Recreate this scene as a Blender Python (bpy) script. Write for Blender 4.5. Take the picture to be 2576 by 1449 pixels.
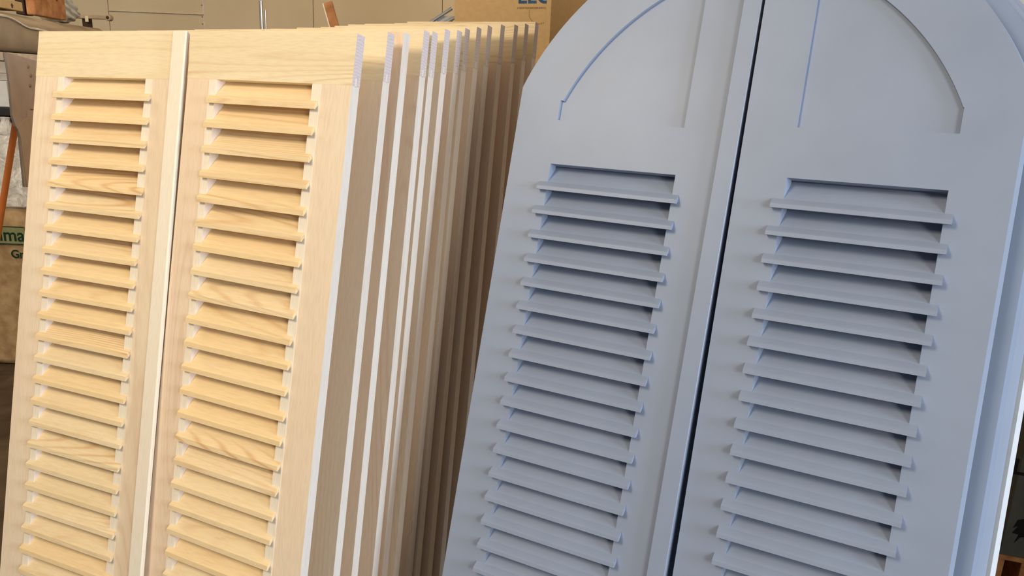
import bpy, bmesh, math, random
from mathutils import Vector, Matrix
from mathutils.geometry import tessellate_polygon
random.seed(7)
for o in list(bpy.data.objects): bpy.data.objects.remove(o)
S = bpy.context.scene; COL = S.collection

# ------------------------------------------------------------------ camera
F = 1892.32; CXP, CYP = 1288.0, 724.5; EYE = Vector((0, 0, 1.35))
CR = Vector((0.999169, 0.010518, 0.039386)); CD = Vector((0.040766, -0.257789, -0.965341)); CF = Vector((0.0, 0.966144, -0.258004))
cam_data = bpy.data.cameras.new('camera'); cam = bpy.data.objects.new('camera', cam_data); COL.objects.link(cam)
cam_data.sensor_fit = 'HORIZONTAL'; cam_data.sensor_width = 36; cam_data.lens = F / 2576 * 36
cam_data.clip_start = 0.02
m = Matrix.Identity(4)
for i in range(3):
    m[i][0] = CR[i]; m[i][1] = -CD[i]; m[i][2] = -CF[i]; m[i][3] = EYE[i]
cam.matrix_world = m; S.camera = cam
def at(u, v, Y):
    "world point seen at pixel (u, v) at world depth Y"
    r = CR * ((u - CXP) / F) + CD * ((v - CYP) / F) + CF
    return EYE + r * (Y / r.y)

# ------------------------------------------------------------------ world, lights, exposure
W = bpy.data.worlds.new('world'); S.world = W; W.use_nodes = True
W.node_tree.nodes['Background'].inputs[0].default_value = (0.62, 0.77, 1.0, 1)
W.node_tree.nodes['Background'].inputs[1].default_value = 0.32
def area(name, loc, target, size, power, color, size_y=None):
    l = bpy.data.lights.new(name, 'AREA'); l.energy = power; l.color = color; l.size = size
    if size_y: l.shape = 'RECTANGLE'; l.size_y = size_y
    o = bpy.data.objects.new(name, l); COL.objects.link(o); o.location = loc
    o.rotation_euler = (Vector(target) - Vector(loc)).to_track_quat('-Z', 'Y').to_euler()
    return o
area('ceiling_lamp_warm', (-1.75, -0.25, 2.75), (-0.5, 1.5, 0.9), 0.8, 49, (1.0, 0.84, 0.62))
area('fill_light_rear', (0.3, 2.9, 2.9), (0.3, 4.0, 0.6), 1.0, 26, (1.0, 0.84, 0.62))  # added fill that brightens the back wall
area('fill_light_left', (-2.7, 2.0, 3.0), (-2.4, 3.6, 0.8), 0.8, 26, (1.0, 0.86, 0.66))  # added fill to brighten the clutter at the left
area('doorway_daylight', (4.8, -2.0, 1.7), (0.0, 1.4, 1.0), 1.3, 235, (0.70, 0.84, 1.0), 1.9)
area('doorway_front_daylight', (2.1, -2.9, 1.9), (-0.2, 1.5, 1.0), 1.2, 70, (1.0, 0.95, 0.86), 1.2)
S.view_settings.view_transform = 'Standard'; S.view_settings.look = 'None'
S.view_settings.exposure = 0.0; S.view_settings.gamma = 1.0; S.view_settings.use_curve_mapping = False

# ------------------------------------------------------------------ materials
def nodes(name, rough=0.6, spec=0.3):
    mt = bpy.data.materials.new(name); mt.use_nodes = True; nt = mt.node_tree
    b = nt.nodes['Principled BSDF']; b.inputs['Roughness'].default_value = rough
    b.inputs['Specular IOR Level'].default_value = spec
    return mt, nt, b
def N(nt, t, **k):
    n = nt.nodes.new(t)
    for a, v in k.items(): setattr(n, a, v)
    return n
def ramp(nt, fac, stops):
    r = N(nt, 'ShaderNodeValToRGB'); e = r.color_ramp.elements
    while len(e) < len(stops): e.new(0.5)
    for q, (p, c) in zip(e, stops): q.position = p; q.color = (*c, 1)
    nt.links.new(fac, r.inputs[0]); return r.outputs[0]
def mix(nt, fac, a, b, mode='MIX'):
    x = N(nt, 'ShaderNodeMix', data_type='RGBA', blend_type=mode)
    for s, v in ((0, fac), (6, a), (7, b)):
        if isinstance(v, (int, float)): x.inputs[s].default_value = v
        elif isinstance(v, tuple): x.inputs[s].default_value = (*v, 1)
        else: nt.links.new(v, x.inputs[s])
    return x.outputs[2]
def math_(nt, op, a, b=None, c=None):
    x = N(nt, 'ShaderNodeMath', operation=op)
    for i, v in enumerate((a, b, c)):
        if v is None: continue
        if isinstance(v, (int, float)): x.inputs[i].default_value = v
        else: nt.links.new(v, x.inputs[i])
    return x.outputs[0]
def noise4(nt, vec, w, scale, detail=3, rough=0.5):
    n = N(nt, 'ShaderNodeTexNoise', noise_dimensions='4D')
    n.inputs['Scale'].default_value = scale; n.inputs['Detail'].default_value = detail; n.inputs['Roughness'].default_value = rough
    nt.links.new(vec, n.inputs['Vector']); nt.links.new(w, n.inputs['W']); return n.outputs['Fac']
def pine(name, axis, c1, c2, line, strength=0.5, hue=None, freq=220, knots=False):
    "sawn pine: grain runs along axis (0 x, 1 y, 2 z)"
    mt, nt, b = nodes(name, 0.62, 0.25)
    tc = N(nt, 'ShaderNodeTexCoord'); oi = N(nt, 'ShaderNodeObjectInfo'); w = math_(nt, 'MULTIPLY', oi.outputs['Random'], 37.0)
    mp = N(nt, 'ShaderNodeMapping'); sc = [1.0, 1.0, 1.0]; sc[axis] = 0.09
    mp.inputs['Scale'].default_value = sc; nt.links.new(tc.outputs['Object'], mp.inputs[0])
    broad = noise4(nt, mp.outputs[0], w, 16, 3)
    fine = noise4(nt, mp.outputs[0], w, 420, 2)
    ringn = noise4(nt, mp.outputs[0], w, 7, 1.2, 0.35)
    ring = math_(nt, 'SINE', math_(nt, 'MULTIPLY', ringn, freq))
    ringm = math_(nt, 'POWER', math_(nt, 'MULTIPLY_ADD', ring, 0.5, 0.5), 4.0)
    mask = noise4(nt, mp.outputs[0], math_(nt, 'ADD', w, 9.0), 11, 1)
    maskr = N(nt, 'ShaderNodeMapRange'); maskr.inputs[1].default_value = 0.47; maskr.inputs[2].default_value = 0.66
    nt.links.new(mask, maskr.inputs[0])
    col = ramp(nt, broad, [(0.3, c1), (0.7, c2)])
    if hue: col = mix(nt, math_(nt, 'MULTIPLY', math_(nt, 'FRACT', math_(nt, 'MULTIPLY', oi.outputs['Random'], 7.13)), 1.0), col, hue)
    fac = math_(nt, 'MULTIPLY', math_(nt, 'MULTIPLY', ringm, maskr.outputs[0]), strength)
    col = mix(nt, fac, col, line)
    col = mix(nt, math_(nt, 'MULTIPLY', math_(nt, 'SUBTRACT', fine, 0.42), 0.55), col, tuple(x * 0.72 for x in line))
    if knots:
        vo = N(nt, 'ShaderNodeTexVoronoi'); vo.inputs['Scale'].default_value = 2.4
        m2 = N(nt, 'ShaderNodeMapping'); s2 = [1.0, 1.0, 1.0]; s2[axis] = 0.55; m2.inputs['Scale'].default_value = s2
        nt.links.new(tc.outputs['Object'], m2.inputs[0]); nt.links.new(m2.outputs[0], vo.inputs['Vector'])
        kn = ramp(nt, vo.outputs['Distance'], [(0.012, (1, 1, 1)), (0.03, (0, 0, 0))])
        col = mix(nt, kn, col, (0.16, 0.07, 0.04))
    nt.links.new(col, b.inputs['Base Color'])
    bp = N(nt, 'ShaderNodeBump'); bp.inputs['Strength'].default_value = 0.12; bp.inputs['Distance'].default_value = 0.0006
    nt.links.new(fine, bp.inputs['Height']); nt.links.new(bp.outputs[0], b.inputs['Normal'])
    return mt
def plain(name, col, rough=0.6, spec=0.3, metal=0.0, var=0.12, scale=30, bump=0.1, dist=0.0008, col2=None):
    mt, nt, b = nodes(name, rough, spec); b.inputs['Metallic'].default_value = metal
    tc = N(nt, 'ShaderNodeTexCoord'); n = N(nt, 'ShaderNodeTexNoise'); n.inputs['Scale'].default_value = scale
    n.inputs['Detail'].default_value = 5; nt.links.new(tc.outputs['Object'], n.inputs['Vector'])
    c2 = col2 or tuple(x * (1 - 2 * var) for x in col)
    nt.links.new(ramp(nt, n.outputs['Fac'], [(0.32, c2), (0.68, col)]), b.inputs['Base Color'])
    bp = N(nt, 'ShaderNodeBump'); bp.inputs['Strength'].default_value = bump; bp.inputs['Distance'].default_value = dist
    nt.links.new(n.outputs['Fac'], bp.inputs['Height']); nt.links.new(bp.outputs[0], b.inputs['Normal'])
    return mt
CREAM = (0.80, 0.62, 0.42); CREAM2 = (0.86, 0.72, 0.54); LINE = (0.56, 0.30, 0.14)
M = dict(
    stile=pine('pine_stile', 2, (0.81, 0.64, 0.46), (0.87, 0.74, 0.55), (0.62, 0.40, 0.25), 0.35, hue=(0.84, 0.64, 0.46), freq=300),
    stile_edge_lit=pine('pine_daylit_edge', 2, (0.80, 0.69, 0.60), (0.86, 0.77, 0.68), (0.62, 0.46, 0.36), 0.3, knots=True),  # pinkish white of cool daylight put into the stile sides' colour
    rail=pine('pine_rail', 0, (0.80, 0.65, 0.40), (0.87, 0.74, 0.50), (0.60, 0.36, 0.20), 0.8, freq=330),
    slat=pine('pine_slat', 0, (0.80, 0.62, 0.36), (0.87, 0.72, 0.47), (0.62, 0.34, 0.14), 0.7, hue=(0.86, 0.64, 0.35), freq=300),
    strip=pine('pine_slot_strip', 2, (0.86, 0.76, 0.60), (0.88, 0.80, 0.66), (0.70, 0.50, 0.34), 0.2),
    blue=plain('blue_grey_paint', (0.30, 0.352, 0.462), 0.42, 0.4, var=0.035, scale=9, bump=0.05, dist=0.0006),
    blue_shaded=plain('blue_grey_paint_shaded', (0.27, 0.33, 0.45), 0.5, 0.35, var=0.04, scale=9),  # darker copy of the blue paint; shade of rear shutters in its colour
    whitep=plain('white_primer', (0.66, 0.68, 0.72), 0.5, 0.3, var=0.03),
    grayp=plain('grey_lit_face_and_plate', (0.50, 0.51, 0.52), 0.6, 0.2, var=0.05),  # differently lit shutter face put into a grey colour; also the trestle plate
    card=plain('kraft_cardboard', (0.60, 0.40, 0.19), 0.85, 0.1, var=0.05, scale=60, bump=0.2),
    card_dull=plain('brown_torn_cardboard', (0.60, 0.46, 0.36), 0.9, 0.1, var=0.12, scale=12, bump=0.3, dist=0.003),
    felt=plain('brown_foam_sheet', (0.42, 0.32, 0.21), 0.9, 0.1, var=0.1, scale=14, bump=0.2, dist=0.002),
    felt_edge=plain('pale_sheet_edge', (0.80, 0.66, 0.50), 0.8, 0.1),
    osb=plain('orange_brown_timber', (0.56, 0.27, 0.11), 0.75, 0.2, var=0.28, scale=26, bump=0.4, dist=0.002, col2=(0.32, 0.13, 0.05)),
    dark=plain('dark_timber_and_shade', (0.05, 0.03, 0.02), 0.8, 0.2),  # dark timber and holes; also stands in for the shadowed shelf gap
    cloth=plain('off_white_cloth', (0.60, 0.58, 0.50), 0.9, 0.1, var=0.15, scale=18, bump=0.8, dist=0.006),
    white=plain('white_board', (0.82, 0.84, 0.88), 0.6, 0.2, var=0.03),
    tub=plain('dark_grey_plastic', (0.035, 0.035, 0.038), 0.5, 0.4, var=0.15),
    orange=plain('orange_plastic', (0.75, 0.22, 0.05), 0.4, 0.4, var=0.05),
    steel=plain('galvanised_steel', (0.62, 0.62, 0.60), 0.28, 0.5, metal=0.9, var=0.06),
    pellets=plain('wood_shaving_filling', (0.60, 0.41, 0.22), 0.75, 0.3, var=0.16, scale=22, bump=0.6, dist=0.006, col2=(0.40, 0.25, 0.12)),
    ink_blue=plain('blue_print', (0.05, 0.12, 0.24), 0.8, 0.1), ink_black=plain('black_print', (0.012, 0.011, 0.012), 0.8, 0.1),
    ink_green=plain('dark_green_print', (0.015, 0.055, 0.03), 0.7, 0.1), ink_brown=plain('brown_print', (0.10, 0.07, 0.05), 0.8, 0.1),
    ink_faint=plain('faint_brown_print', (0.40, 0.25, 0.11), 0.8, 0.1), band=plain('green_tinted_band', (0.33, 0.33, 0.16), 0.7, 0.2),
    shaded_card=plain('shaded_carton_grey', (0.085, 0.085, 0.075), 0.85, 0.15, var=0.08),  # the carton's shadow is put into this dark base colour
    wall=plain('painted_wall_panel', (0.55, 0.45, 0.31), 0.75, 0.2, var=0.05, scale=3, bump=0.05),
    seam=plain('wall_joint', (0.30, 0.25, 0.19), 0.8, 0.2),
    seam_pale=plain('wall_joint_filler', (0.62, 0.55, 0.44), 0.8, 0.2),
    ceil=plain('white_ceiling', (0.7, 0.68, 0.63), 0.8, 0.2, var=0.03),
)
def end_grain():
    mt, nt, b = nodes('pine_end_grain', 0.8, 0.15)
    tc = N(nt, 'ShaderNodeTexCoord'); oi = N(nt, 'ShaderNodeObjectInfo')
    ad = N(nt, 'ShaderNodeVectorMath', operation='ADD'); cx = N(nt, 'ShaderNodeCombineXYZ')
    r = oi.outputs['Random']
    nt.links.new(math_(nt, 'MULTIPLY', math_(nt, 'SINE', math_(nt, 'MULTIPLY', r, 91.0)), 0.12), cx.inputs[1])
    nt.links.new(math_(nt, 'MULTIPLY', math_(nt, 'SINE', math_(nt, 'MULTIPLY', r, 57.0)), 0.10), cx.inputs[2])
    nt.links.new(tc.outputs['Object'], ad.inputs[0]); nt.links.new(cx.outputs[0], ad.inputs[1])
    wv = N(nt, 'ShaderNodeTexWave', wave_type='RINGS', rings_direction='X')
    wv.inputs['Scale'].default_value = 60; wv.inputs['Distortion'].default_value = 5.0; wv.inputs['Detail Scale'].default_value = 2.0
    nt.links.new(ad.outputs[0], wv.inputs['Vector'])
    nt.links.new(ramp(nt, wv.outputs['Fac'], [(0.1, (0.64, 0.52, 0.50)), (0.5, (0.70, 0.60, 0.58))]), b.inputs['Base Color'])
    return mt
M['end'] = end_grain()
M['knot'] = plain('dark_knot', (0.20, 0.09, 0.06), 0.6, 0.2, var=0.3, scale=120)
def concrete():
    mt, nt, b = nodes('dusty_brown_floor', 0.8, 0.2)
    tc = N(nt, 'ShaderNodeTexCoord'); n = N(nt, 'ShaderNodeTexNoise'); n.inputs['Scale'].default_value = 3.5; n.inputs['Detail'].default_value = 8
    n.inputs['Distortion'].default_value = 1.2
    nt.links.new(tc.outputs['Object'], n.inputs['Vector'])
    nt.links.new(ramp(nt, n.outputs['Fac'], [(0.35, (0.055, 0.035, 0.02)), (0.65, (0.13, 0.09, 0.055))]), b.inputs['Base Color'])
    return mt
M['floor'] = concrete()
def film():
    mt, nt, b = nodes('clear_plastic_film', 0.22, 0.6)
    tc = N(nt, 'ShaderNodeTexCoord'); n = N(nt, 'ShaderNodeTexNoise'); n.inputs['Scale'].default_value = 14; n.inputs['Detail'].default_value = 4
    n.inputs['Distortion'].default_value = 2.0
    nt.links.new(tc.outputs['Object'], n.inputs['Vector'])
    b.inputs['Base Color'].default_value = (0.86, 0.84, 0.80, 1)
    nt.links.new(ramp(nt, n.outputs['Fac'], [(0.35, (0.5,) * 3), (0.7, (0.95,) * 3)]), b.inputs['Alpha'])
    bp = N(nt, 'ShaderNodeBump'); bp.inputs['Strength'].default_value = 0.9; bp.inputs['Distance'].default_value = 0.012
    nt.links.new(n.outputs['Fac'], bp.inputs['Height']); nt.links.new(bp.outputs[0], b.inputs['Normal'])
    return mt
M['film'] = film()

# ------------------------------------------------------------------ helpers
def mesh(name, bm, mat, bevel=0.0):
    if bevel: bmesh.ops.bevel(bm, geom=[e for e in bm.edges if len(e.link_faces) == 2 and e.calc_face_angle(0) > 0.5], offset=bevel, segments=1, affect='EDGES', clamp_overlap=True)
    bmesh.ops.recalc_face_normals(bm, faces=bm.faces)
    me = bpy.data.meshes.new(name); bm.to_mesh(me); bm.free()
    for x in (mat if isinstance(mat, list) else [mat]): me.materials.append(x)
    return me
def link(name, me, parent=None):
    o = bpy.data.objects.new(name, me); COL.objects.link(o)
    if parent: o.parent = parent
    return o
def obj(name, bm, mat, parent=None, bevel=0.0): return link(name, mesh(name, bm, mat, bevel), parent)
def tag(o, label, cat, group=None):
    o['label'] = label; o['category'] = cat
    if group: o['group'] = group
    return o
def struct(o): o['kind'] = 'structure'; return o
def box(bm, x0, x1, y0, y1, z0, z1):
    r = bmesh.ops.create_cube(bm, size=1.0); vs = r['verts']
    for v in vs: v.co = Vector(((x0 + x1) / 2 + v.co.x * (x1 - x0), (y0 + y1) / 2 + v.co.y * (y1 - y0), (z0 + z1) / 2 + v.co.z * (z1 - z0)))
    return vs
def B(*a):
    bm = bmesh.new(); box(bm, *a); return bm
def prism_x(bm, prof, x0, x1):
    "profile of (y, z) points extruded along x"
    a = [bm.verts.new((x0, y, z)) for y, z in prof]; b = [bm.verts.new((x1, y, z)) for y, z in prof]; n = len(prof)
    bm.faces.new(a); bm.faces.new(b[::-1])
    for i in range(n): bm.faces.new((a[i], b[i], b[(i + 1) % n], a[(i + 1) % n]))
def plate(bm, outer, holes, y0, y1):
    "outline of (x, z) points with holes, thickness from y0 to y1"
    loops = [outer] + holes; pts = [p for l in loops for p in l]
    tri = tessellate_polygon([[Vector((x, z, 0)) for x, z in l] for l in loops])
    f = [bm.verts.new((x, y0, z)) for x, z in pts]; k = [bm.verts.new((x, y1, z)) for x, z in pts]
    for t in tri:
        try: bm.faces.new([f[i] for i in t]); bm.faces.new([k[i] for i in t[::-1]])
        except ValueError: pass
    s = 0
    for l in loops:
        n = len(l)
        for i in range(n):
            a, b = s + i, s + (i + 1) % n
            bm.faces.new((f[a], f[b], k[b], k[a]))
        s += n
def empty(name, M4=None, loc=None, rotz=0):
    o = bpy.data.objects.new(name, None); COL.objects.link(o); o.empty_display_size = 0.05
    if M4 is not None: o.matrix_world = M4
    elif loc is not None: o.location = loc; o.rotation_euler = (0, 0, rotz)
    return o
def frame(O, x, y, z):
    x, y, z = Vector(x), Vector(y), Vector(z)
    m = Matrix.Identity(4)
    for i in range(3): m[i][0] = x[i]; m[i][1] = y[i]; m[i][2] = z[i]; m[i][3] = O[i]
    return m
def cyl(bm, p0, p1, r0, r1=None, seg=20, cap=True):
    p0, p1 = Vector(p0), Vector(p1); d = p1 - p0; r1 = r0 if r1 is None else r1
    q = d.to_track_quat('Z', 'Y').to_matrix().to_4x4(); q.translation = (p0 + p1) / 2
    bmesh.ops.create_cone(bm, cap_ends=cap, segments=seg, radius1=r0, radius2=r1, depth=d.length, matrix=q)

# poses of the four front shutters: local x along the width, y into the shutter, z up its face; local z = 0 is the first slat's tip
POSE = {
 'A': ((-0.9414, 1.5687, 1.2912), (0.92643, -0.37621, 0.01434), (0.37034, 0.90381, -0.21443), (0.06771, 0.20397, 0.97663), 1.3211),
 'B': ((-0.5663, 1.4073, 1.2997), (0.90969, -0.41528, 0.0), (0.407, 0.89156, -0.19867), (0.0825, 0.18073, 0.98007), 1.3262),
 'C': ((0.0421, 1.4008, 1.1673), (0.89391, -0.44824, -0.00223), (0.43099, 0.86085, -0.27051), (0.12317, 0.24085, 0.96271), 1.2117),
 'D': ((0.4128, 1.2135, 1.1778), (0.88648, -0.46271, 0.00784), (0.44915, 0.85616, -0.25544), (0.11148, 0.22996, 0.96679), 1.2178)}
PITCH = 0.045
def pose_matrix(k, dx=0.0, dy=0.0, tilt=0.0, pivot=0.0):
    "base frame of a shutter standing dx to the right and dy behind shutter k; tilt makes it more upright"
    O, x, y, z, zl = POSE[k]; O, x, y, z = Vector(O), Vector(x), Vector(y), Vector(z)
    R = Matrix.Rotation(tilt, 3, x); y2, z2 = R @ y, R @ z
    P = O + x * dx + y * dy + z * pivot          # a point of its face
    h = P.z / z2.z                                # distance from that point down to the floor
    return frame(P - z2 * h, x, y2, z2), h - pivot   # origin at the base; second value: height of 'local z = 0' above it

# ================================================================== STRUCTURE
fl = struct(obj('floor', B(-5.5, 5.5, -3.5, 4.4, -0.05, 0), M['floor']))
YW = 4.4
wb = empty('wall_back', loc=(0, YW, 0)); struct(wb)
seams = [at(270, 0, YW).x, at(510, 0, YW).x, at(787, 0, YW).x, at(1113, 0, YW).x]
xs = [-5.5, -4.3, -3.25] + seams + [0.9, 2.1, 3.3, 5.5]
for a, b in zip(xs[:-1], xs[1:]): obj('panel', B(a + 0.0015, b - 0.0015, 0, 0.03, 0, 3.2), M['wall'], wb, 0.0015)
obj('joint_backing', B(-5.5, 5.5, 0.008, 0.05, 0, 3.2), M['seam'], wb)
zb = at(400, 31, YW).z
obj('joint_filler', B(seams[1] - 0.004, seams[1] + 0.004, -0.0008, 0.004, 0, 3.2), M['seam_pale'], wb)
bm = bmesh.new()
for v in (13, 42, 60):
    p = at(511 + v * 0.04, v, YW)
    for s in (-0.008,): bmesh.ops.create_uvsphere(bm, u_segments=8, v_segments=6, radius=0.004, matrix=Matrix.Translation((p.x + s, -0.001, p.z)))
obj('screw_head', bm, M['seam'], wb)['kind'] = 'stuff'
obj('ledge', B(seams[0], seams[1], -0.008, 0.002, zb - 0.004, zb), M['seam_pale'], wb, 0.001)
struct(obj('wall_right_light_block', B(1.6, 1.7, 0.66, 4.4, 0, 3.2), M['wall']))  # added to keep daylight off the area behind the painted shutters
wl = struct(obj('wall_left', B(-5.55, -5.5, -3.5, 4.4, 0, 3.2), M['wall']))
struct(obj('ceiling', B(-5.5, 5.5, -3.5, 4.45, 3.2, 3.25), M['ceil']))

# ================================================================== SHUTTERS
def tone(p): return p
WOOD_PROF = [(-0.0085, 0.0), (-0.0085, 0.009), (-0.0060, 0.0115), (0.0, 0.0160), (0.027, 0.0510), (0.027, 0.0400), (-0.001, 0.0065), (-0.006, 0.0)]
WOOD_NOSE = [(-0.0085, 0.0), (-0.0085, 0.009), (-0.0060, 0.0115), (0.0004, 0.0162), (0.0004, 0.0080), (-0.006, 0.0)]
BLUE_PROF = [(-0.013, 0.0), (-0.013, 0.0066), (-0.0112, 0.0082), (0.0, 0.0165), (0.031, 0.0500), (0.031, 0.0400), (-0.0055, 0.0008), (-0.0075, 0.0)]
BLUE_NOSE = [(-0.013, 0.0), (-0.013, 0.0066), (-0.0112, 0.0082), (0.0004, 0.0168), (0.0004, 0.0066), (-0.0055, 0.0008), (-0.0075, 0.0)]
def slat_mesh(name, prof, nose, a, b, x0, x1, mat):
    bm = bmesh.new(); prism_x(bm, prof, a - 0.0015, b + 0.0015); prism_x(bm, nose, x0, a - 0.0015); prism_x(bm, nose, b + 0.0015, x1)
    return mesh(name, bm, mat)
def stile_bm(x0, x1, y0, y1, z0, z1, tongue):
    bm = bmesh.new(); box(bm, x0, x1, y0, y1, z0, z1)
    if tongue: box(bm, x0, x1, y0 + (y1 - y0) * 0.36, y0 + (y1 - y0) * 0.66, z1 - 0.001, z1 + 0.014)
    return bm
def rail_bm(x0, x1, y0, y1, z0, z1, up, wa=0.06):
    "rail whose ends are slotted for the tongues of the stiles"
    bm = bmesh.new(); t = y1 - y0; s = 0.0142
    if up:
        box(bm, x0, x1, y0, y1, z0 + s, z1); box(bm, x0, x1, y0, y0 + t * 0.355, z0, z0 + s); box(bm, x0, x1, y0 + t * 0.665, y1, z0, z0 + s)
        box(bm, x0 + wa, x1 - wa, y0 + t * 0.355, y0 + t * 0.665, z0, z0 + s)
    else: box(bm, x0, x1, y0, y1, z0, z1)
    return bm
def pine_shutter(M4, zs, label, group, e0, e1, a, b, tip, top, opent, full, astragal=None, slatlen=None, t=0.021, capped=False):
    """zs: height of the first slat tip above the base; everything given relative to it"""
    r = empty('louvered_shutter', M4); tag(r, label, 'shutter', group)
    zo = zs + opent; zt = zs + top; zb_ = 0.15
    n = int((zs - zb_) / PITCH) + 1; zb_ = zs - (n - 1) * PITCH - 0.012
    for k, (x0, x1) in enumerate(((e0, a), (b, e1))):
        z1 = zt if (capped and k == 1) else zo
        st = stile_bm(x0, x1, 0, t, 0, z1, not (capped and k == 1))
        s = obj('stile', st, [M['stile'], M['stile_edge_lit']], r)
        for p in s.data.polygons:
            if abs(p.normal.x) > 0.9: p.material_index = 1
    rx1 = b if capped else e1
    bmr = rail_bm(e0 - 0.0006, rx1 + (0 if capped else 0.0006), -0.0002, t + 0.0002, zo, zt, True, min(a - e0, e1 - b) * 0.9)
    rr = obj('top_rail', bmr, [M['rail'], M['end']], r)
    for p in rr.data.polygons:
        if abs(p.normal.x) > 0.9: p.material_index = 1
    obj('bottom_rail', B(a, b, 0, t, 0, zb_), M['rail'], r, 0.0005)
    if full:
        for x0, x1 in ((a - 0.017, a - 0.0002), (b + 0.0002, b + 0.019)):
            obj('slot_strip', B(x0, x1, -0.0007, 0.004, zb_, zo - 0.001), M['strip'], r)
        me = slat_mesh('slat', WOOD_PROF, WOOD_NOSE, a, b, tip[0], tip[1], M['slat'])
        for i in range(n):
            s = link('slat', me, r); s.location = (random.uniform(-.0008, .0008), random.uniform(-.0004, .0004), zs - i * PITCH + random.uniform(-.0006, .0006))
            s.rotation_euler = (random.uniform(-.008, .008), random.uniform(-.002, .002), 0)
    else:
        bm = bmesh.new()
        for i in range(n): prism_x(bm, [(0.001, 0.006), (0.001, 0.018), (t - 0.001, 0.038), (t - 0.001, 0.027)], a, b)or None
        bm.free(); bm = bmesh.new()
        for i in range(n):
            zz = -i * PITCH; prism_x(bm, [(0.001, zz + 0.006), (0.001, zz + 0.018), (t - 0.001, zz + 0.038), (t - 0.001, zz + 0.027)], a, b)
        s = obj('slat_row', bm, M['slat'], r); s.location.z = zs; s['kind'] = 'stuff'
    if astragal:
        x0, x1, y0, y1, z0, z1 = astragal
        obj('astragal', B(x0, x1, y0, y1, z0, zs + z1), [M['strip']], r, 0.0022)
    return r
# --- the two in front
M4, zs = pose_matrix('A')
pine_shutter(M4, zs, 'bare pine louvred shutter at the left front, with a cover strip down its right edge', 'unpainted pine shutters', -0.0655, 0.3180, 0.0174, 0.239, (0.0, 0.2578), 0.135, 0.044, True,
             astragal=(0.3065, 0.3405, -0.0095, -0.0003, 0.0, 0.1325))
M4, zs = pose_matrix('B')
pine_shutter(M4, zs, 'bare pine louvred shutter right of the cover strip, whole front and right edge in view', 'unpainted pine shutters', -0.0585, 0.3126, 0.0135, 0.2313, (0.0, 0.2463), 0.128, 0.0435, True)
# --- the stack behind the right one: (depth behind, top above first slat, tilt)
stack = [(0.0846, 0.1545, 0.014, 0), (0.1343, 0.1686, 0.024, 1), (0.1988, 0.1907, 0.032, 0), (0.2284, 0.1969, 0.039, 0), (0.2738, 0.2146, 0.040, 0), (0.3212, 0.2258, 0.049, 0),
         (0.3532, 0.2391, 0.052, 0), (0.4024, 0.2558, 0.058, 0), (0.4502, 0.2731, 0.066, 0), (0.512, 0.2929, 0.075, 0), (0.5806, 0.3131, 0.082, 0), (0.6382, 0.3319, 0.088, 0), (0.6963, 0.3528, 0.09, 0)]
order = ['second', 'third', 'fourth', 'fifth', 'sixth', 'seventh', 'eighth', 'ninth', 'tenth', 'eleventh', 'twelfth', 'thirteenth', 'fourteenth']
looks = ['dark close end-grain lines at its top', 'pale and plain to the top',  'brown gap before it', 'almost touching the one before',
         'slanting growth rings on its end', 'pressed against the one behind', 'pressed against the one before', 'smooth pinkish rail end',
         'last one brightly lit', 'rough grey end in half shade', 'in brown shade', 'in brown shade beside the last', 'rearmost, touching the carton']
for (dy, zt, tl, cap), o_, lk in zip(stack, order, looks):
    M4, h0 = pose_matrix('B', 0.0, dy, tl, zt)
    ps = pine_shutter(M4, h0 + 0.0, f'pine shutter, {o_} edge back in the stack, {lk}', 'unpainted pine shutters', -0.0585 + random.uniform(-.004, .004), 0.3126, 0.0135, 0.2313, (0, 0), zt, zt - 0.0845, False, capped=bool(cap))
    if o_ == 'seventh':      # the dark knot low on this edge
        Mi = M4.inverted(); e = Mi @ EYE; r = Mi.to_3x3() @ (CR * ((1029 - CXP) / F) + CD * ((1331 - CYP) / F) + CF)
        q = e + r * ((0.3128 - e.x) / r.x); bm = bmesh.new()
        for k, (ra, rb, c) in enumerate([(0.0085, 0.0125, 0)]):
            pts = [(q.y + ra * math.cos(a_ * math.pi / 8) , q.z + rb * math.sin(a_ * math.pi / 8) + 0.5 * ra * math.cos(a_ * math.pi / 8)) for a_ in range(16)]
            prism_x(bm, [(max(0.0005, min(0.0205, y)), z) for y, z in pts], 0.312, 0.3131)
        obj('knot', bm, M['knot'], ps)
# --- a few behind the left one
for k, (dy, zt) in enumerate([(0.082, 0.156), (0.16, 0.182), (0.235, 0.208), (0.32, 0.228), (0.405, 0.262)]):
    M4, h0 = pose_matrix('A', 0.0, dy, 0.02 + 0.012 * k, zt)
    pine_shutter(M4, h0, f'pine shutter of which only the top edge shows, {order[k]} behind the left front shutter' if k else 'pine shutter of which only the top edge shows, directly behind the left front shutter',
                 'unpainted pine shutters', -0.0655, 0.30, 0.0174, 0.239, (0, 0), zt, zt - 0.0845, False)

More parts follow.
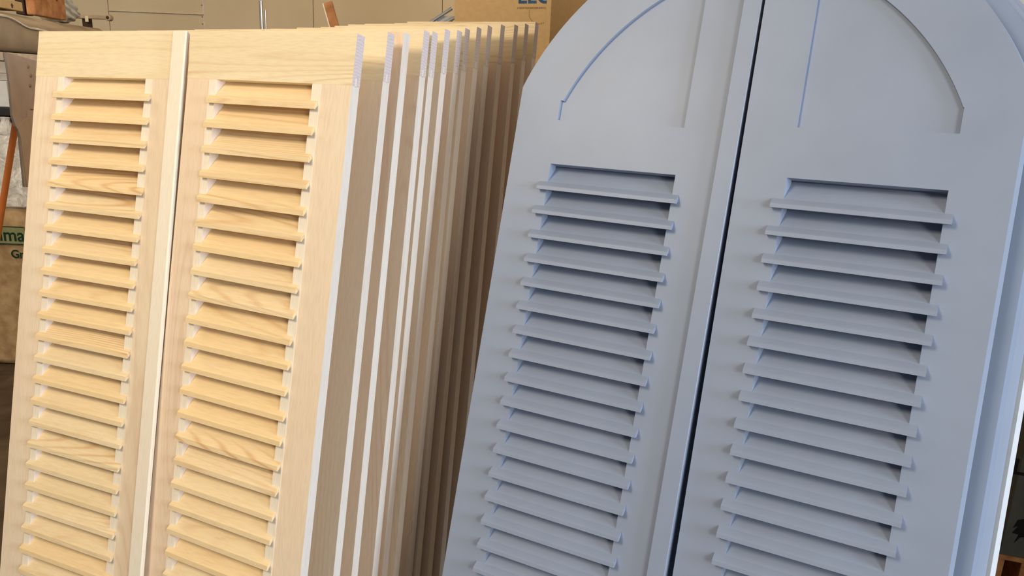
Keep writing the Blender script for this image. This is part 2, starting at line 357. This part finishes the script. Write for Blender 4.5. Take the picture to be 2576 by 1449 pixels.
# --- painted ones
def arc(cx, cz, r, x0, x1, n, up=True):
    out = []
    for i in range(n + 1):
        x = x0 + (x1 - x0) * i / n; out.append((x, cz + math.sqrt(max(r * r - (x - cx) ** 2, 0))))
    return out
def arch_angle(cx, cz, r, x0, x1, n):
    a0 = math.acos(max(-1, min(1, (x0 - cx) / r))); a1 = math.acos(max(-1, min(1, (x1 - cx) / r)))
    return [(cx + r * math.cos(a0 + (a1 - a0) * i / n), cz + r * math.sin(a0 + (a1 - a0) * i / n)) for i in range(n + 1)]
def painted(M4, zs, label, side, e0, e1, a, b, tip, full, mat, t=0.026, group='painted arched shutters', recess=None, astragal=None, splay=0.0, name='arched_shutter', jamb=0.0, grow=0.0):
    r = empty(name, M4); tag(r, label, 'shutter', group)
    zo = zs + 0.0505; zb_ = 0.16; n = int((zs - zb_) / PITCH) + 1; zb_ = zs - (n - 1) * PITCH - 0.012
    # stiles; an outer edge may be splayed, a jamb may be splayed
    def stile(x0, x1, sp, jb):
        bm = bmesh.new(); vs = box(bm, x0, x1, 0, t, 0, zo)
        for v in vs:
            if v.co.y > t / 2:
                if v.co.x > (x0 + x1) / 2: v.co.x += sp if not jb else jb
        obj('stile', bm, mat, r)
    stile(e0, a, 0, jamb); stile(b, e1, splay, 0)
    if side == 'L': outer = [(e0, zo), (e1, zo)] + [(x, z + zs) for x, z in arch_angle(0.385, 0.023, 0.4825 + grow, e1, e0, 28)]
    else: outer = [(e0, zo), (e1, zo)] + [(x, z + zs) for x, z in arch_angle(e1 - 0.454, 0.023, 0.488 + grow, e1, e0, 28)]
    holes = []
    if recess: holes = [[(x, z + zs) for x, z in recess]]
    bm = bmesh.new(); plate(bm, outer, holes, 0, t)
    if splay:
        for v in bm.verts:
            if v.co.y > t / 2 and (v.co.x > e1 - 0.001 or (v.co.z > zs + 0.2 and not any(abs(v.co.x - x) < 1e-5 for x, z in (holes[0] if holes else [])))):
                v.co.x += splay
    obj('arched_head', bm, mat, r)
    if recess:
        bm = bmesh.new(); plate(bm, [(x, z + zs) for x, z in recess], [], 0.0065, t - 0.006); obj('recessed_panel', bm, mat, r)
    obj('bottom_rail', B(a, b, 0, t, 0, zb_), mat, r, 0.0005)
    if full:
        me = slat_mesh('slat', BLUE_PROF, BLUE_NOSE, a, b, tip[0], tip[1], mat)
        for i in range(n):
            s = link('slat', me, r); s.location = (random.uniform(-.0007, .0007), 0, zs - i * PITCH + random.uniform(-.0005, .0005)); s.rotation_euler = (random.uniform(-.006, .006), random.uniform(-.0015, .0015), 0)
    else:
        bm = bmesh.new()
        for i in range(n):
            zz = -i * PITCH; prism_x(bm, [(0.001, zz + 0.004), (0.001, zz + 0.0165), (t - 0.001, zz + 0.0385), (t - 0.001, zz + 0.027)], a, b)
        s = obj('slat_row', bm, mat, r); s.location.z = zs; s['kind'] = 'stuff'
    if astragal:
        x0, x1, y0, y1 = astragal
        obj('astragal', B(x0, x1, y0, y1, 0, zs + 0.498), mat, r, 0.0008)
    return r
recC = [(0.0145, 0.132), (0.252, 0.132)] + arch_angle(0.4117, 0.0033, 0.4251, 0.252, 0.0200, 24) + [(0.0145, 0.1685)]
recD = [(0.0200, 0.132), (0.2468, 0.1345), (0.2468, 0.1729)] + arch_angle(-0.1482, -0.0057, 0.4327, 0.2455, 0.0200, 24)
M4, zs = pose_matrix('C')
painted(M4, zs, 'blue-grey painted arched shutter beside the bare pine stack, cover strip down its right edge', 'L', -0.0675, 0.3470, 0.0157, 0.2507, (0.0, 0.2619), True, M['blue'], recess=recC, astragal=(0.3175, 0.3472, -0.008, 0.0))
M4, zs = pose_matrix('D')
painted(M4, zs, 'blue-grey painted arched shutter at the far right front, its arch falling to the right', 'R', -0.0611, 0.3255, 0.0171, 0.2446, (0.0, 0.2555), True, M['blue'], recess=recD, splay=0.0085, jamb=0.0045)
# behind them
for k, (dy, lab) in enumerate([(0.036, 'directly behind the left arched shutter, added to keep its slats dark'), (0.066, 'added third behind the left arched shutter, widened to darken the gap')]):
    M4, zs = pose_matrix('C', 0.0, dy, 0.0)
    painted(M4, zs - 0.01, f'blue-grey arched shutter {lab}', 'L', -0.062, 0.335 + 0.040 * k, 0.0157, 0.2507, None, False, M['blue_shaded'], recess=None)  # added, unseen; the second reaches further right so the gap stays dark
for k, (dx, dy, mat, lab, nm, sp, gr) in enumerate([
    (0.0325, 0.045, M['blue_shaded'], 'blue-grey arched shutter close behind the right front one, a band of its shaded face showing', 'arched_shutter', 0.0095, 0.008),
    (0.042, 0.0725, M['blue'], 'blue-grey arched shutter seen as a narrow bright edge, third from the front at the right', 'arched_shutter', 0.0095, 0.016),
    (0.0515, 0.0995, M['blue'], 'blue-grey arched shutter seen as a narrow bright edge, fourth from the front at the right', 'arched_shutter', 0.0095, 0.023),
    (0.067, 0.1275, M['grayp'], 'arched shutter coloured grey for a differently lit face, before the white edge at the far right', 'arched_shutter', 0.001, 0.026),
    (0.0655, 0.1555, M['whitep'], 'white edged arched shutter, rearmost at the far right', 'arched_shutter', 0.016, 0.026)]):
    M4, zs = pose_matrix('D', dx, dy, 0.0)
    painted(M4, zs, lab, 'R', -0.0611, 0.3255, 0.0171, 0.2446, None, False, mat, recess=None, splay=sp, grow=gr)

# ================================================================== CARTON behind the pine stack
def text_obj(name, s, size, M4, mat, parent, extrude=0.0004, align='LEFT', bold=0.0):
    c = bpy.data.curves.new(name, 'FONT'); c.body = s; c.size = size; c.extrude = extrude; c.offset = bold; c.align_x = align
    tmp = bpy.data.objects.new(name, c); COL.objects.link(tmp); dg = bpy.context.evaluated_depsgraph_get(); dg.update()
    me = bpy.data.meshes.new_from_object(tmp.evaluated_get(dg)); bpy.data.objects.remove(tmp)
    me.materials.clear(); me.materials.append(mat); o = link(name, me, parent); o.matrix_local = M4; return o
yaw = math.atan2(-0.41528, 0.90969)
pr = at(1384, 60, 2.33); wdt = 0.322
cr_ = empty('cardboard_carton', loc=(pr.x, pr.y, 0), rotz=yaw)
tag(cr_, 'tall brown cardboard carton with blue lettering standing behind the pine stack', 'carton')
H = 1.95; dp = 0.30
obj('front_face', B(-wdt, 0, 0, 0.005, 0, H), M['card'], cr_, 0.001)
obj('side_face', B(-0.005, 0, 0.005, dp, 0, H), M['card'], cr_)
obj('side_face', B(-wdt, -wdt + 0.005, 0.005, dp, 0, H), M['card'], cr_)
obj('back_face', B(-wdt, 0, dp, dp + 0.005, 0, H), M['card'], cr_)
obj('flap', B(-wdt, 0, 0, dp, H, H + 0.004), M['card'], cr_)
obj('corner_fold', B(-0.014, 0.001, -0.0012, 0.001, 0, H), M['card'], cr_, 0.0005)
RX = Matrix.Rotation(math.pi / 2, 4, 'X')
def onto(x, z, y=-0.0006): return Matrix.Translation((x, y, z)) @ RX
zt_ = at(1340, 8, 2.36).z
text_obj('lettering', 'EEG', 0.062, onto(-0.108, zt_), M['ink_blue'], cr_, bold=0.0012)
bm = bmesh.new()
for i in range(17):
    x = -0.108 + i * 0.0058; box(bm, x, x + random.uniform(.003, .005), -0.0008, 0, zt_ - 0.016 - random.uniform(0, .001), zt_ - 0.0115)
obj('small_print', bm, M['ink_faint'], cr_)['kind'] = 'stuff'
bm = bmesh.new()
for i in range(14):
    a_ = 2.9 + i * 0.17; c_ = (-0.035 + 0.034 * math.cos(a_), zt_ - 0.028 + 0.030 * math.sin(a_)); s = 0.0013
    box(bm, c_[0] - s, c_[0] + s, -0.0006, 0, c_[1] - s * 1.3, c_[1] + s * 1.3)
obj('round_stamp', bm, M['ink_faint'], cr_)['kind'] = 'stuff'

# ================================================================== THINGS standing behind the stack
def standing_tube(u, v, Y, r, label, name='steel_tube', mat='steel', cat='tube', group=None):
    p = at(u, v, Y); o = empty(name, loc=(p.x, p.y, 0)); tag(o, label, cat, group)
    bm = bmesh.new(); cyl(bm, (0, 0, 0), (0, 0, p.z), r, cap=False); cyl(bm, (0, 0, p.z), (0, 0, 0), r * 0.82, cap=False)
    ring = bmesh.ops.create_circle(bm, segments=4, radius=0.0001)
    bmesh.ops.delete(bm, geom=ring['verts'], context='VERTS')
    obj('pipe', bm, M[mat], o)
    bm = bmesh.new(); cyl(bm, (0, 0, p.z - 0.006), (0, 0, p.z), r * 1.04); obj('end_cap', bm, M[mat], o, 0.0006)
standing_tube(656, 2, 2.55, 0.0062, 'taller bright steel tube standing behind the pine shutters', group='steel tubes')
standing_tube(667, 26, 2.60, 0.0035, 'short thin dark steel tube beside the taller one', group='steel tubes')
# leaning stick
p1 = at(836, 62, 2.3); p0 = at(820, 6, 2.3)
d = (p0 - p1).normalized(); base = p1 + d * (-(p1.z) / d.z)
xa = Vector((1, -0.25, 0)); xa = (xa - d * xa.dot(d)).normalized(); ya = d.cross(xa)
st = empty('wooden_stick', frame(base, xa, ya, d)); L = (p0 - base).length
tag(st, 'narrow wooden stick leaning behind the pine stack, brown face with a pale left edge', 'stick')
obj('batten', B(-0.009, 0.017, 0, 0.008, 0, L), M['osb'], st, 0.0008); obj('pale_edge', B(-0.0125, -0.009, 0, 0.008, 0, L), M['strip'], st, 0.0005)
# folded metal frame (steps) beside the carton
pb = at(1082, 57, 2.5); pt_ = at(1138, 20, 2.5)
fr = empty('metal_trestle', loc=(pb.x, pb.y, 0)); tag(fr, 'bright metal trestle with slanting struts left of the cardboard carton', 'trestle')
q = Vector((pt_.x - pb.x, 0, pt_.z)); q0 = Vector((0, 0, pb.z))
for k, (dz, mt_) in enumerate([(0, 'steel'), (-0.016, 'steel')]):
    bm = bmesh.new(); a_, b_ = q0 + Vector((0.012 * k, 0.0, dz * k)), q + Vector((0.02 * k, 0, dz * 1.4)); cyl(bm, a_, b_ - (b_ - a_) * 0.02, 0.0055, seg=10); obj('strut', bm, M[mt_], fr)
bm = bmesh.new(); box(bm, -0.01, 0.07, -0.006, 0.006, pb.z - 0.012, pb.z - 0.002); obj('crossbar', bm, M['steel'], fr, 0.001)
obj('grey_plate', B(0.02, 0.07, 0.006, 0.009, pb.z - 0.006, pb.z + 0.022), M['grayp'], fr)
for x in (0.0, 0.06): obj('leg', B(x - 0.008, x + 0.008, -0.006, 0.006, 0, pb.z - 0.010), M['steel'], fr, 0.001)

# ================================================================== LEFT CLUTTER
# shelf board: front edge runs from near left to far right
a0 = at(0, 122, 2.35); a1 = at(93, 150, 2.58)
dx = (a1 - a0); dx.z = 0; ln = dx.length; ux = dx.normalized(); uy = Vector((-ux.y, ux.x, 0)); zsh = a1.z
zsh = (a0.z + a1.z) / 2
O = a0 - ux * 1.0; O.z = 0
rack = empty('shelf_rack', frame(O, ux, uy, Vector((0, 0, 1)))); tag(rack, 'shelf rack at the upper left with a pale front edge, loaded with sheets and offcuts', 'shelf')
rr_ = CR * ((245 - CXP) / F) + CD * ((80 - CYP) / F) + CF
_P = O + uy * 0.1; LS = max(1.0 + ln + 0.3, (EYE + rr_ * ((_P - EYE).dot(uy) / rr_.dot(uy)) - O).dot(ux))
obj('board', B(0, LS, 0, 0.42, zsh - 0.02, zsh), M['dark'], rack, 0.001)
obj('edge_lipping', B(0, LS, -0.006, 0, zsh - 0.022, zsh + 0.003), M['felt_edge'], rack, 0.001)
for x in (0.03, LS - 0.03):
    for y in (0.02, 0.39): obj('post', B(x - 0.02, x + 0.02, y - 0.015, y + 0.015, 0, zsh - 0.02), M['steel'], rack, 0.001)
def onshelf(x, y): return O + ux * x + uy * y + Vector((0, 0, zsh))
# folded sheet lying on the shelf
def folded_sheet():
    o = empty('foam_sheet', frame(onshelf(0, 0), ux, uy, Vector((0, 0, 1)))); tag(o, 'brown padded sheet folded double along the shelf, with a wavy pale edge', 'sheet')
    n = 60
    def h(x): return 0.090 - 0.014 * math.tanh((x - 1.14) * 14) + 0.002 * math.sin(x * 31)
    bm = bmesh.new(); rows = []
    for i in range(n + 1):
        x = LS * 0.99 * i / n; k = h(x)
        prof = [(0.02, 0.004), (0.004, 0.012), (-0.006, 0.022), (0.0, k), (0.03, k + 0.004)]
        rows.append([bm.verts.new((x, y, z)) for y, z in prof])
    for a_, b_ in zip(rows[:-1], rows[1:]):
        for j in range(4): bm.faces.new((a_[j], b_[j], b_[j + 1], a_[j + 1]))
    s = obj('lower_fold', bm, M['felt'], o); s.modifiers.new('t', 'SOLIDIFY').thickness = 0.004
    for p in s.data.polygons: p.use_smooth = True
    bm = bmesh.new(); rows = []
    for i in range(n + 1):
        x = LS * 0.99 * i / n; k = h(x) + 0.004; top = 0.140 + 0.005 * math.sin(x * 3)
        prof = [(-0.004, k), (0.03, k + (top - k) * 0.45), (0.09, top - 0.006), (0.17, top), (0.30, top - 0.006), (0.37, 0.06), (0.40, 0.006)]
        rows.append([bm.verts.new((x, y, z)) for y, z in prof])
    for a_, b_ in zip(rows[:-1], rows[1:]):
        for j in range(6): bm.faces.new((a_[j], b_[j], b_[j + 1], a_[j + 1]))
    be = bmesh.new(); pr_ = None
    for i in range(n * 2 + 1):
        x = LS * 0.99 * i / (n * 2); k = h(x) + 0.004
        q = [be.verts.new((x, y, z)) for y, z in ((-0.0085, k - 0.002), (-0.0085, k + 0.0025), (-0.003, k + 0.0045), (-0.002, k - 0.001))]
        if pr_:
            for j in range(4): be.faces.new((pr_[j], q[j], q[(j + 1) % 4], pr_[(j + 1) % 4]))
        pr_ = q
    obj('pale_edge', be, M['felt_edge'], o)
    s = obj('upper_fold', bm, [M['felt'], M['felt_edge']], o); md = s.modifiers.new('t', 'SOLIDIFY'); md.thickness = 0.003; md.material_offset_rim = 1
    for p in s.data.polygons: p.use_smooth = True
    return o
folded_sheet()
def along(u, v, ydepth):
    "point on the vertical plane ydepth behind the shelf edge, seen at pixel (u, v)"
    r = CR * ((u - CXP) / F) + CD * ((v - CYP) / F) + CF
    P0 = onshelf(0, ydepth); t = (P0 - EYE).dot(uy) / r.dot(uy); return EYE + r * t
def on_plane(o_name, u0, u1, v0, yd, thick, label, cat, parts):
    a_ = along(u0, v0, yd); b_ = along(u1, v0, yd); z0 = zsh + 0.146; w = (b_ - a_).dot(ux)
    o = empty(o_name, frame(Vector((a_.x, a_.y, z0)), ux, uy, Vector((0, 0, 1)))); tag(o, label, cat); parts(o, w, a_.z - z0, thick); return o
def arrow_carton(o, w, h, t):
    obj('box_body', B(-0.2, w, 0, t, 0, h), M['card'], o, 0.002)
    c = w * 0.74; z = h * 0.42; s = h * 0.28
    bm = bmesh.new(); plate(bm, [(c - s * .55, z - s * .8), (c + s * .55, z - s * .8), (c + s * .55, z), (c + s * 1.15, z), (c, z + s * 1.0), (c - s * 1.15, z), (c - s * .55, z)], [], -0.001, 0.001)
    obj('arrow_print', bm, M['ink_brown'], o)
on_plane('cardboard_box', -60, 53, -18, 0.10, 0.2, 'small brown cardboard box with a dark upward arrow, on the shelf at top left', 'box', arrow_carton)
on_plane('shadow_gap_block', 54, 76, -40, 0.16, 0.03, 'shadowed gap made as a dark block between the arrow box and the drilled timber', 'block', lambda o, w, h, t: obj('block_body', B(0, w, 0, t, 0, h), M['dark'], o, 0.002))  # dark gap between its neighbours: shadow built as a solid
def drilled(o, w, h, t):
    obj('timber', B(0, w, 0, t, 0, h), M['osb'], o, 0.003)
    for x, z in ((0.22, 0.55), (0.72, 0.62)):
        bm = bmesh.new(); cyl(bm, (w * x, -0.001, h * z), (w * x, 0.004, h * z), 0.0045, seg=12); obj('bolt_hole', bm, M['dark'], o)
on_plane('drilled_timber', 80, 158, -45, 0.12, 0.03, 'orange-brown timber offcut with two dark bolt holes on the shelf', 'timber', drilled)
# crumpled cloth: a draped, pleated wedge
def crumpled_cloth():
    a_ = along(158, 40, 0.14); w = (along(216, 40, 0.14) - a_).dot(ux)
    o = empty('crumpled_cloth', frame(Vector((a_.x, a_.y, zsh + 0.146)), ux, uy, Vector((0, 0, 1)))); tag(o, 'off-white crumpled cloth bundle right of the drilled timber', 'cloth')
    bm = bmesh.new(); bmesh.ops.create_icosphere(bm, subdivisions=5, radius=1.0)
    for v in bm.verts:
        x, y, z = v.co; f = 1 + 0.10 * math.sin(9 * x + 4 * z) + 0.07 * math.sin(15 * z - 6 * y + 3 * x) + 0.05 * math.sin(23 * x * z + 5)
        X = (x * f * 0.5 + 0.5) * w; top = 0.17 * (1 - 0.62 * max(0, min(1, X / w)))
        v.co = Vector((X, 0.07 + y * f * 0.07, max(0.0, (z * f * 0.5 + 0.5) * top)))
    s = obj('fabric', bm, M['cloth'], o)
    for p in s.data.polygons: p.use_smooth = True
crumpled_cloth()
p0 = at(178, 41, 3.6); p1 = at(275, 44, 3.6)
pr_ = empty('pipe_clamp', loc=(p0.x, p0.y, 0)); tag(pr_, 'dusty grey bar with a ring at its end, right of the cloth bundle', 'clamp')
bm = bmesh.new(); box(bm, 0, p1.x - p0.x, -0.01, 0.01, p0.z - 0.008, p0.z + 0.010); obj('bar', bm, M['felt'], pr_, 0.002)
bm = bmesh.new(); cyl(bm, (p1.x - p0.x, -0.016, p0.z), (p1.x - p0.x, 0.012, p0.z), 0.014, seg=20); obj('end_ring', bm, M['felt'], pr_, 0.002)
bm = bmesh.new(); cyl(bm, (p1.x - p0.x, -0.0175, p0.z), (p1.x - p0.x, -0.015, p0.z), 0.007, seg=16); obj('ring_hole', bm, M['dark'], pr_)
obj('screw_tab', B(0.07, 0.085, -0.012, -0.009, p0.z - 0.022, p0.z + 0.004), M['felt_edge'], pr_, 0.001)
obj('stand', B(0.05, 0.09, 0.0, 0.01, 0, p0.z - 0.008), M['dark'], pr_)
# torn cardboard sheet hanging in front of the rack posts
def torn_sheet():
    yd = -0.014
    o = empty('torn_cardboard', frame(O + uy * yd, ux, uy, Vector((0, 0, 1)))); tag(o, 'brown cardboard sheet with torn layers and small dents, hanging below the shelf', 'cardboard')
    def lp(u, v):
        q = along(u, v, yd); return (q - O).dot(ux), q.z
    bm = bmesh.new(); plate(bm, [lp(u, v) for u, v in [(14, 131), (130, 164), (130, 345), (110, 470), (62, 470), (48, 330), (40, 318), (31, 290), (26, 220)]], [], 0.0, 0.006); obj('sheet', bm, M['card_dull'], o)
    def patch(nm, uv, y0=-0.0025):
        bm = bmesh.new(); plate(bm, [lp(*q) for q in uv], [], y0, 0.0005); obj(nm, bm, M['peeled'], o)
    patch('torn_layer', [(42, 322), (60, 303), (67, 296), (67, 277), (84, 279), (97, 262), (97, 345), (84, 468), (66, 468), (50, 345)])
    patch('torn_layer', [(76, 274), (82, 240), (88, 214), (98, 214), (98, 276)], -0.004)
    for u, v in ((70, 167), (77, 190), (75, 215)):
        bm = bmesh.new(); x, z = lp(u, v); cyl(bm, (x, -0.004, z), (x, 0.001, z), 0.004, 0.008, seg=14); obj('dent', bm, M['felt'], o)
M['peeled'] = plain('peeled_tan_cardboard', (0.60, 0.45, 0.33), 0.9, 0.1, var=0.05)
torn_sheet()
# dark tub with white boards on top
Yt = 3.85
c = at(36, 268, Yt); zt2 = c.z
tb = empty('plastic_bin', loc=(c.x - 0.28, Yt, 0)); tag(tb, 'dark grey plastic bin with a thick rim, behind the clear sack at the left', 'bin')
bm = bmesh.new(); vs = box(bm, -0.25, 0.28, 0, 0.42, 0, zt2 - 0.045)
for v in vs:
    if v.co.z < 0.1: v.co.x *= 0.85; v.co.y = 0.21 + (v.co.y - 0.21) * 0.85
obj('bin_body', bm, M['tub'], tb, 0.01); obj('rim', B(-0.265, 0.29, -0.015, 0.435, zt2 - 0.05, zt2 - 0.004), M['tub'], tb, 0.006)
z = zt2 - 0.004
for k, (v0, v1, lb) in enumerate([(268, 202, 'lowest and thickest'), (202, 183, 'thin middle'), (183, 140, 'topmost')]):
    hh = at(10, v1, Yt).z - at(10, v0, Yt).z - 0.002
    wb_ = obj('white_board', B(-0.26, 0.255 - 0.035 * k, 0, 0.4, 0, hh), M['white'], None, 0.002); wb_.location = (c.x - 0.28, Yt, z); z += hh + 0.0015
    tag(wb_, f'white board, {lb} of the white stack on the dark bin', 'board', 'white boards on the bin')
# orange strap
p0 = at(41, 300, 2.95); bm = bmesh.new(); p2 = at(22, 420, 2.95); o = empty('orange_handle', loc=(p0.x, p0.y, 0)); tag(o, 'orange broom handle beside the clear plastic sack', 'handle')
bm = bmesh.new(); dz = (p2 - p0); k = -p0.z / dz.z; cyl(bm, (dz.x * k, dz.y * k, 0.012), (0, 0, p0.z), 0.012, seg=14); obj('shaft', bm, M['orange'], o)
bm = bmesh.new(); cyl(bm, (-0.0, 0, p0.z - 0.002), (0.001, 0, p0.z + 0.02), 0.0125, 0.009, seg=14); obj('grip_cap', bm, M['orange'], o)
# transparent sack with shavings
def sack():
    Y = 3.0; fl_ = at(20, 905, 3.351); w = 0.30
    cx_ = at(15, 700, 3.30).x - 0.10
    o = empty('clear_sack', loc=(cx_, 3.42, 0)); tag(o, 'clear plastic sack of tan wood shavings with green print, standing on the floor', 'sack')
    ztop = at(20, 510, 3.30).z; zneck = at(60, 345, 3.30).z
    def blob(rad, z0, z1, sx, sy, fn, seed, rings=36, seg=64, tipx=0.0):
        bm = bmesh.new(); rows = []
        for i in range(rings + 1):
            t = i / rings; z = z0 + (z1 - z0) * t; r = fn(t); row = []
            for j in range(seg):
                a_ = 2 * math.pi * j / seg
                k = 1 + 0.035 * math.sin(3 * a_ + seed + t * 5) + 0.02 * math.sin(9 * a_ + 7 * t + seed) + 0.012 * math.sin(17 * a_ - 13 * t)
                ca, sa = math.cos(a_), math.sin(a_); e = 0.6
                X = math.copysign(abs(ca) ** e, ca) * sx * r * k + tipx * t * t; Yy = math.copysign(abs(sa) ** e, sa) * sy * r * k
                row.append(bm.verts.new((X, Yy, z)))
            rows.append(row)
        for a_, b_ in zip(rows[:-1], rows[1:]):
            for j in range(seg): bm.faces.new((a_[j], a_[(j + 1) % seg], b_[(j + 1) % seg], b_[j]))
        bm.faces.new(rows[0][::-1]); bm.faces.new(rows[-1]); return bm
    s = obj('filling', blob(1, 0.005, ztop, w, 0.13, lambda t: 0.93 + 0.07 * math.sin(math.pi * t) - 0.45 * max(0, t - 0.9) * 8 * max(0, t - 0.9) * 3, 1.0), M['pellets'], o)
    for p in s.data.polygons: p.use_smooth = True
    s = obj('film_neck', blob(1, ztop - 0.02, zneck, w, 0.13, lambda t: 0.9 * (1 - t) ** 0.8 + 0.14, 2.0, tipx=0.11), M['film'], o)
    for p in s.data.polygons: p.use_smooth = True
    s = obj('film_tail', blob(1, zneck - 0.01, zneck + 0.075, 0.06, 0.03, lambda t: 0.75 - 0.3 * t + 0.2 * math.sin(6 * t), 3.0), M['film'], o); s.location.x = 0.11
    for p in s.data.polygons: p.use_smooth = True
    yb = -0.1405
    def loc(u, v):
        Q = at(u, v, 3.42 + yb); return Q.x - cx_, Q.z
    xl, zb1 = loc(-60, 610); xr, zt1 = loc(60, 572)
    bm = bmesh.new(); box(bm, xl, xr, yb, yb + 0.012, zb1, zt1); obj('print_band', bm, M['band'], o)
    for zz in (zb1, zt1):
        bm = bmesh.new(); box(bm, xl, xr, yb - 0.0008, yb, zz - 0.002, zz + 0.002); obj('band_line', bm, M['ink_green'], o)
    x_, z_ = loc(-14, 604); text_obj('outlined_word', 'uma', 0.082, onto(x_, z_, yb - 0.001), M['ink_green'], o, bold=0.001)
    x_, z_ = loc(29, 648); text_obj('capital_word', 'Gr', 0.052, onto(x_, z_, yb - 0.001), M['ink_green'], o, bold=0.0012)
sack()
# carton at the lower right, its shade put into a dark colour
pc = at(2520, 1300, 1.75)
dc = empty('shaded_carton', loc=(at(2512, 1400, 1.8).x, 1.8, 0), rotz=-0.30); tag(dc, 'dark grey shaded carton with black lettering, right of the painted shutters', 'carton')
zt3 = at(2570, 1010, 1.8).z + 0.25; zb3 = at(2540, 1395, 1.8).z
plinth = empty('wooden_pallet', loc=(dc.location.x, 1.8, 0), rotz=-0.30); tag(plinth, 'low brown wooden pallet under the shaded carton', 'pallet')
nb = 2
for k in range(nb): obj('deck_board', B(-0.02, 0.18, 0.01 + k * 0.13, 0.12 + k * 0.13, zb3 - 0.02, zb3), M['osb'], plinth, 0.001)
for x in (-0.01, 0.06, 0.13): obj('bearer', B(x, x + 0.03, 0.01, 0.25, 0, zb3 - 0.02), M['osb'], plinth, 0.001)
obj('carton_body', B(0, 0.17, 0, 0.25, zb3, zt3), M['shaded_card'], dc, 0.002)
def lc(u, v):
    # intersection of the pixel ray with the carton's front plane, in its local x, z
    r = CR * ((u - CXP) / F) + CD * ((v - CYP) / F) + CF; n_ = Vector((math.sin(0.30) * -1 * -1, 0, 0)); R_ = Matrix.Rotation(-0.30, 3, 'Z')
    nn = R_ @ Vector((0, 1, 0)); t = (Vector(dc.location) - EYE).dot(nn) / r.dot(nn); P = EYE + r * t; q = R_.transposed() @ (P - Vector(dc.location)); return q.x, q.z
x_, z_ = lc(2543, 1190); text_obj('lettering', 'LIN', 0.062, onto(x_, z_, -0.0008), M['ink_black'], dc, bold=0.0015)
uv = [(2546, 1340), (2562, 1322), (2548, 1328), (2560, 1308), (2580, 1305), (2600, 1320), (2600, 1350), (2566, 1352), (2550, 1366), (2562, 1345)]
bm = bmesh.new(); plate(bm, [lc(*q) for q in uv], [], -0.0008, 0.0005); obj('feather_print', bm, M['ink_black'], dc)
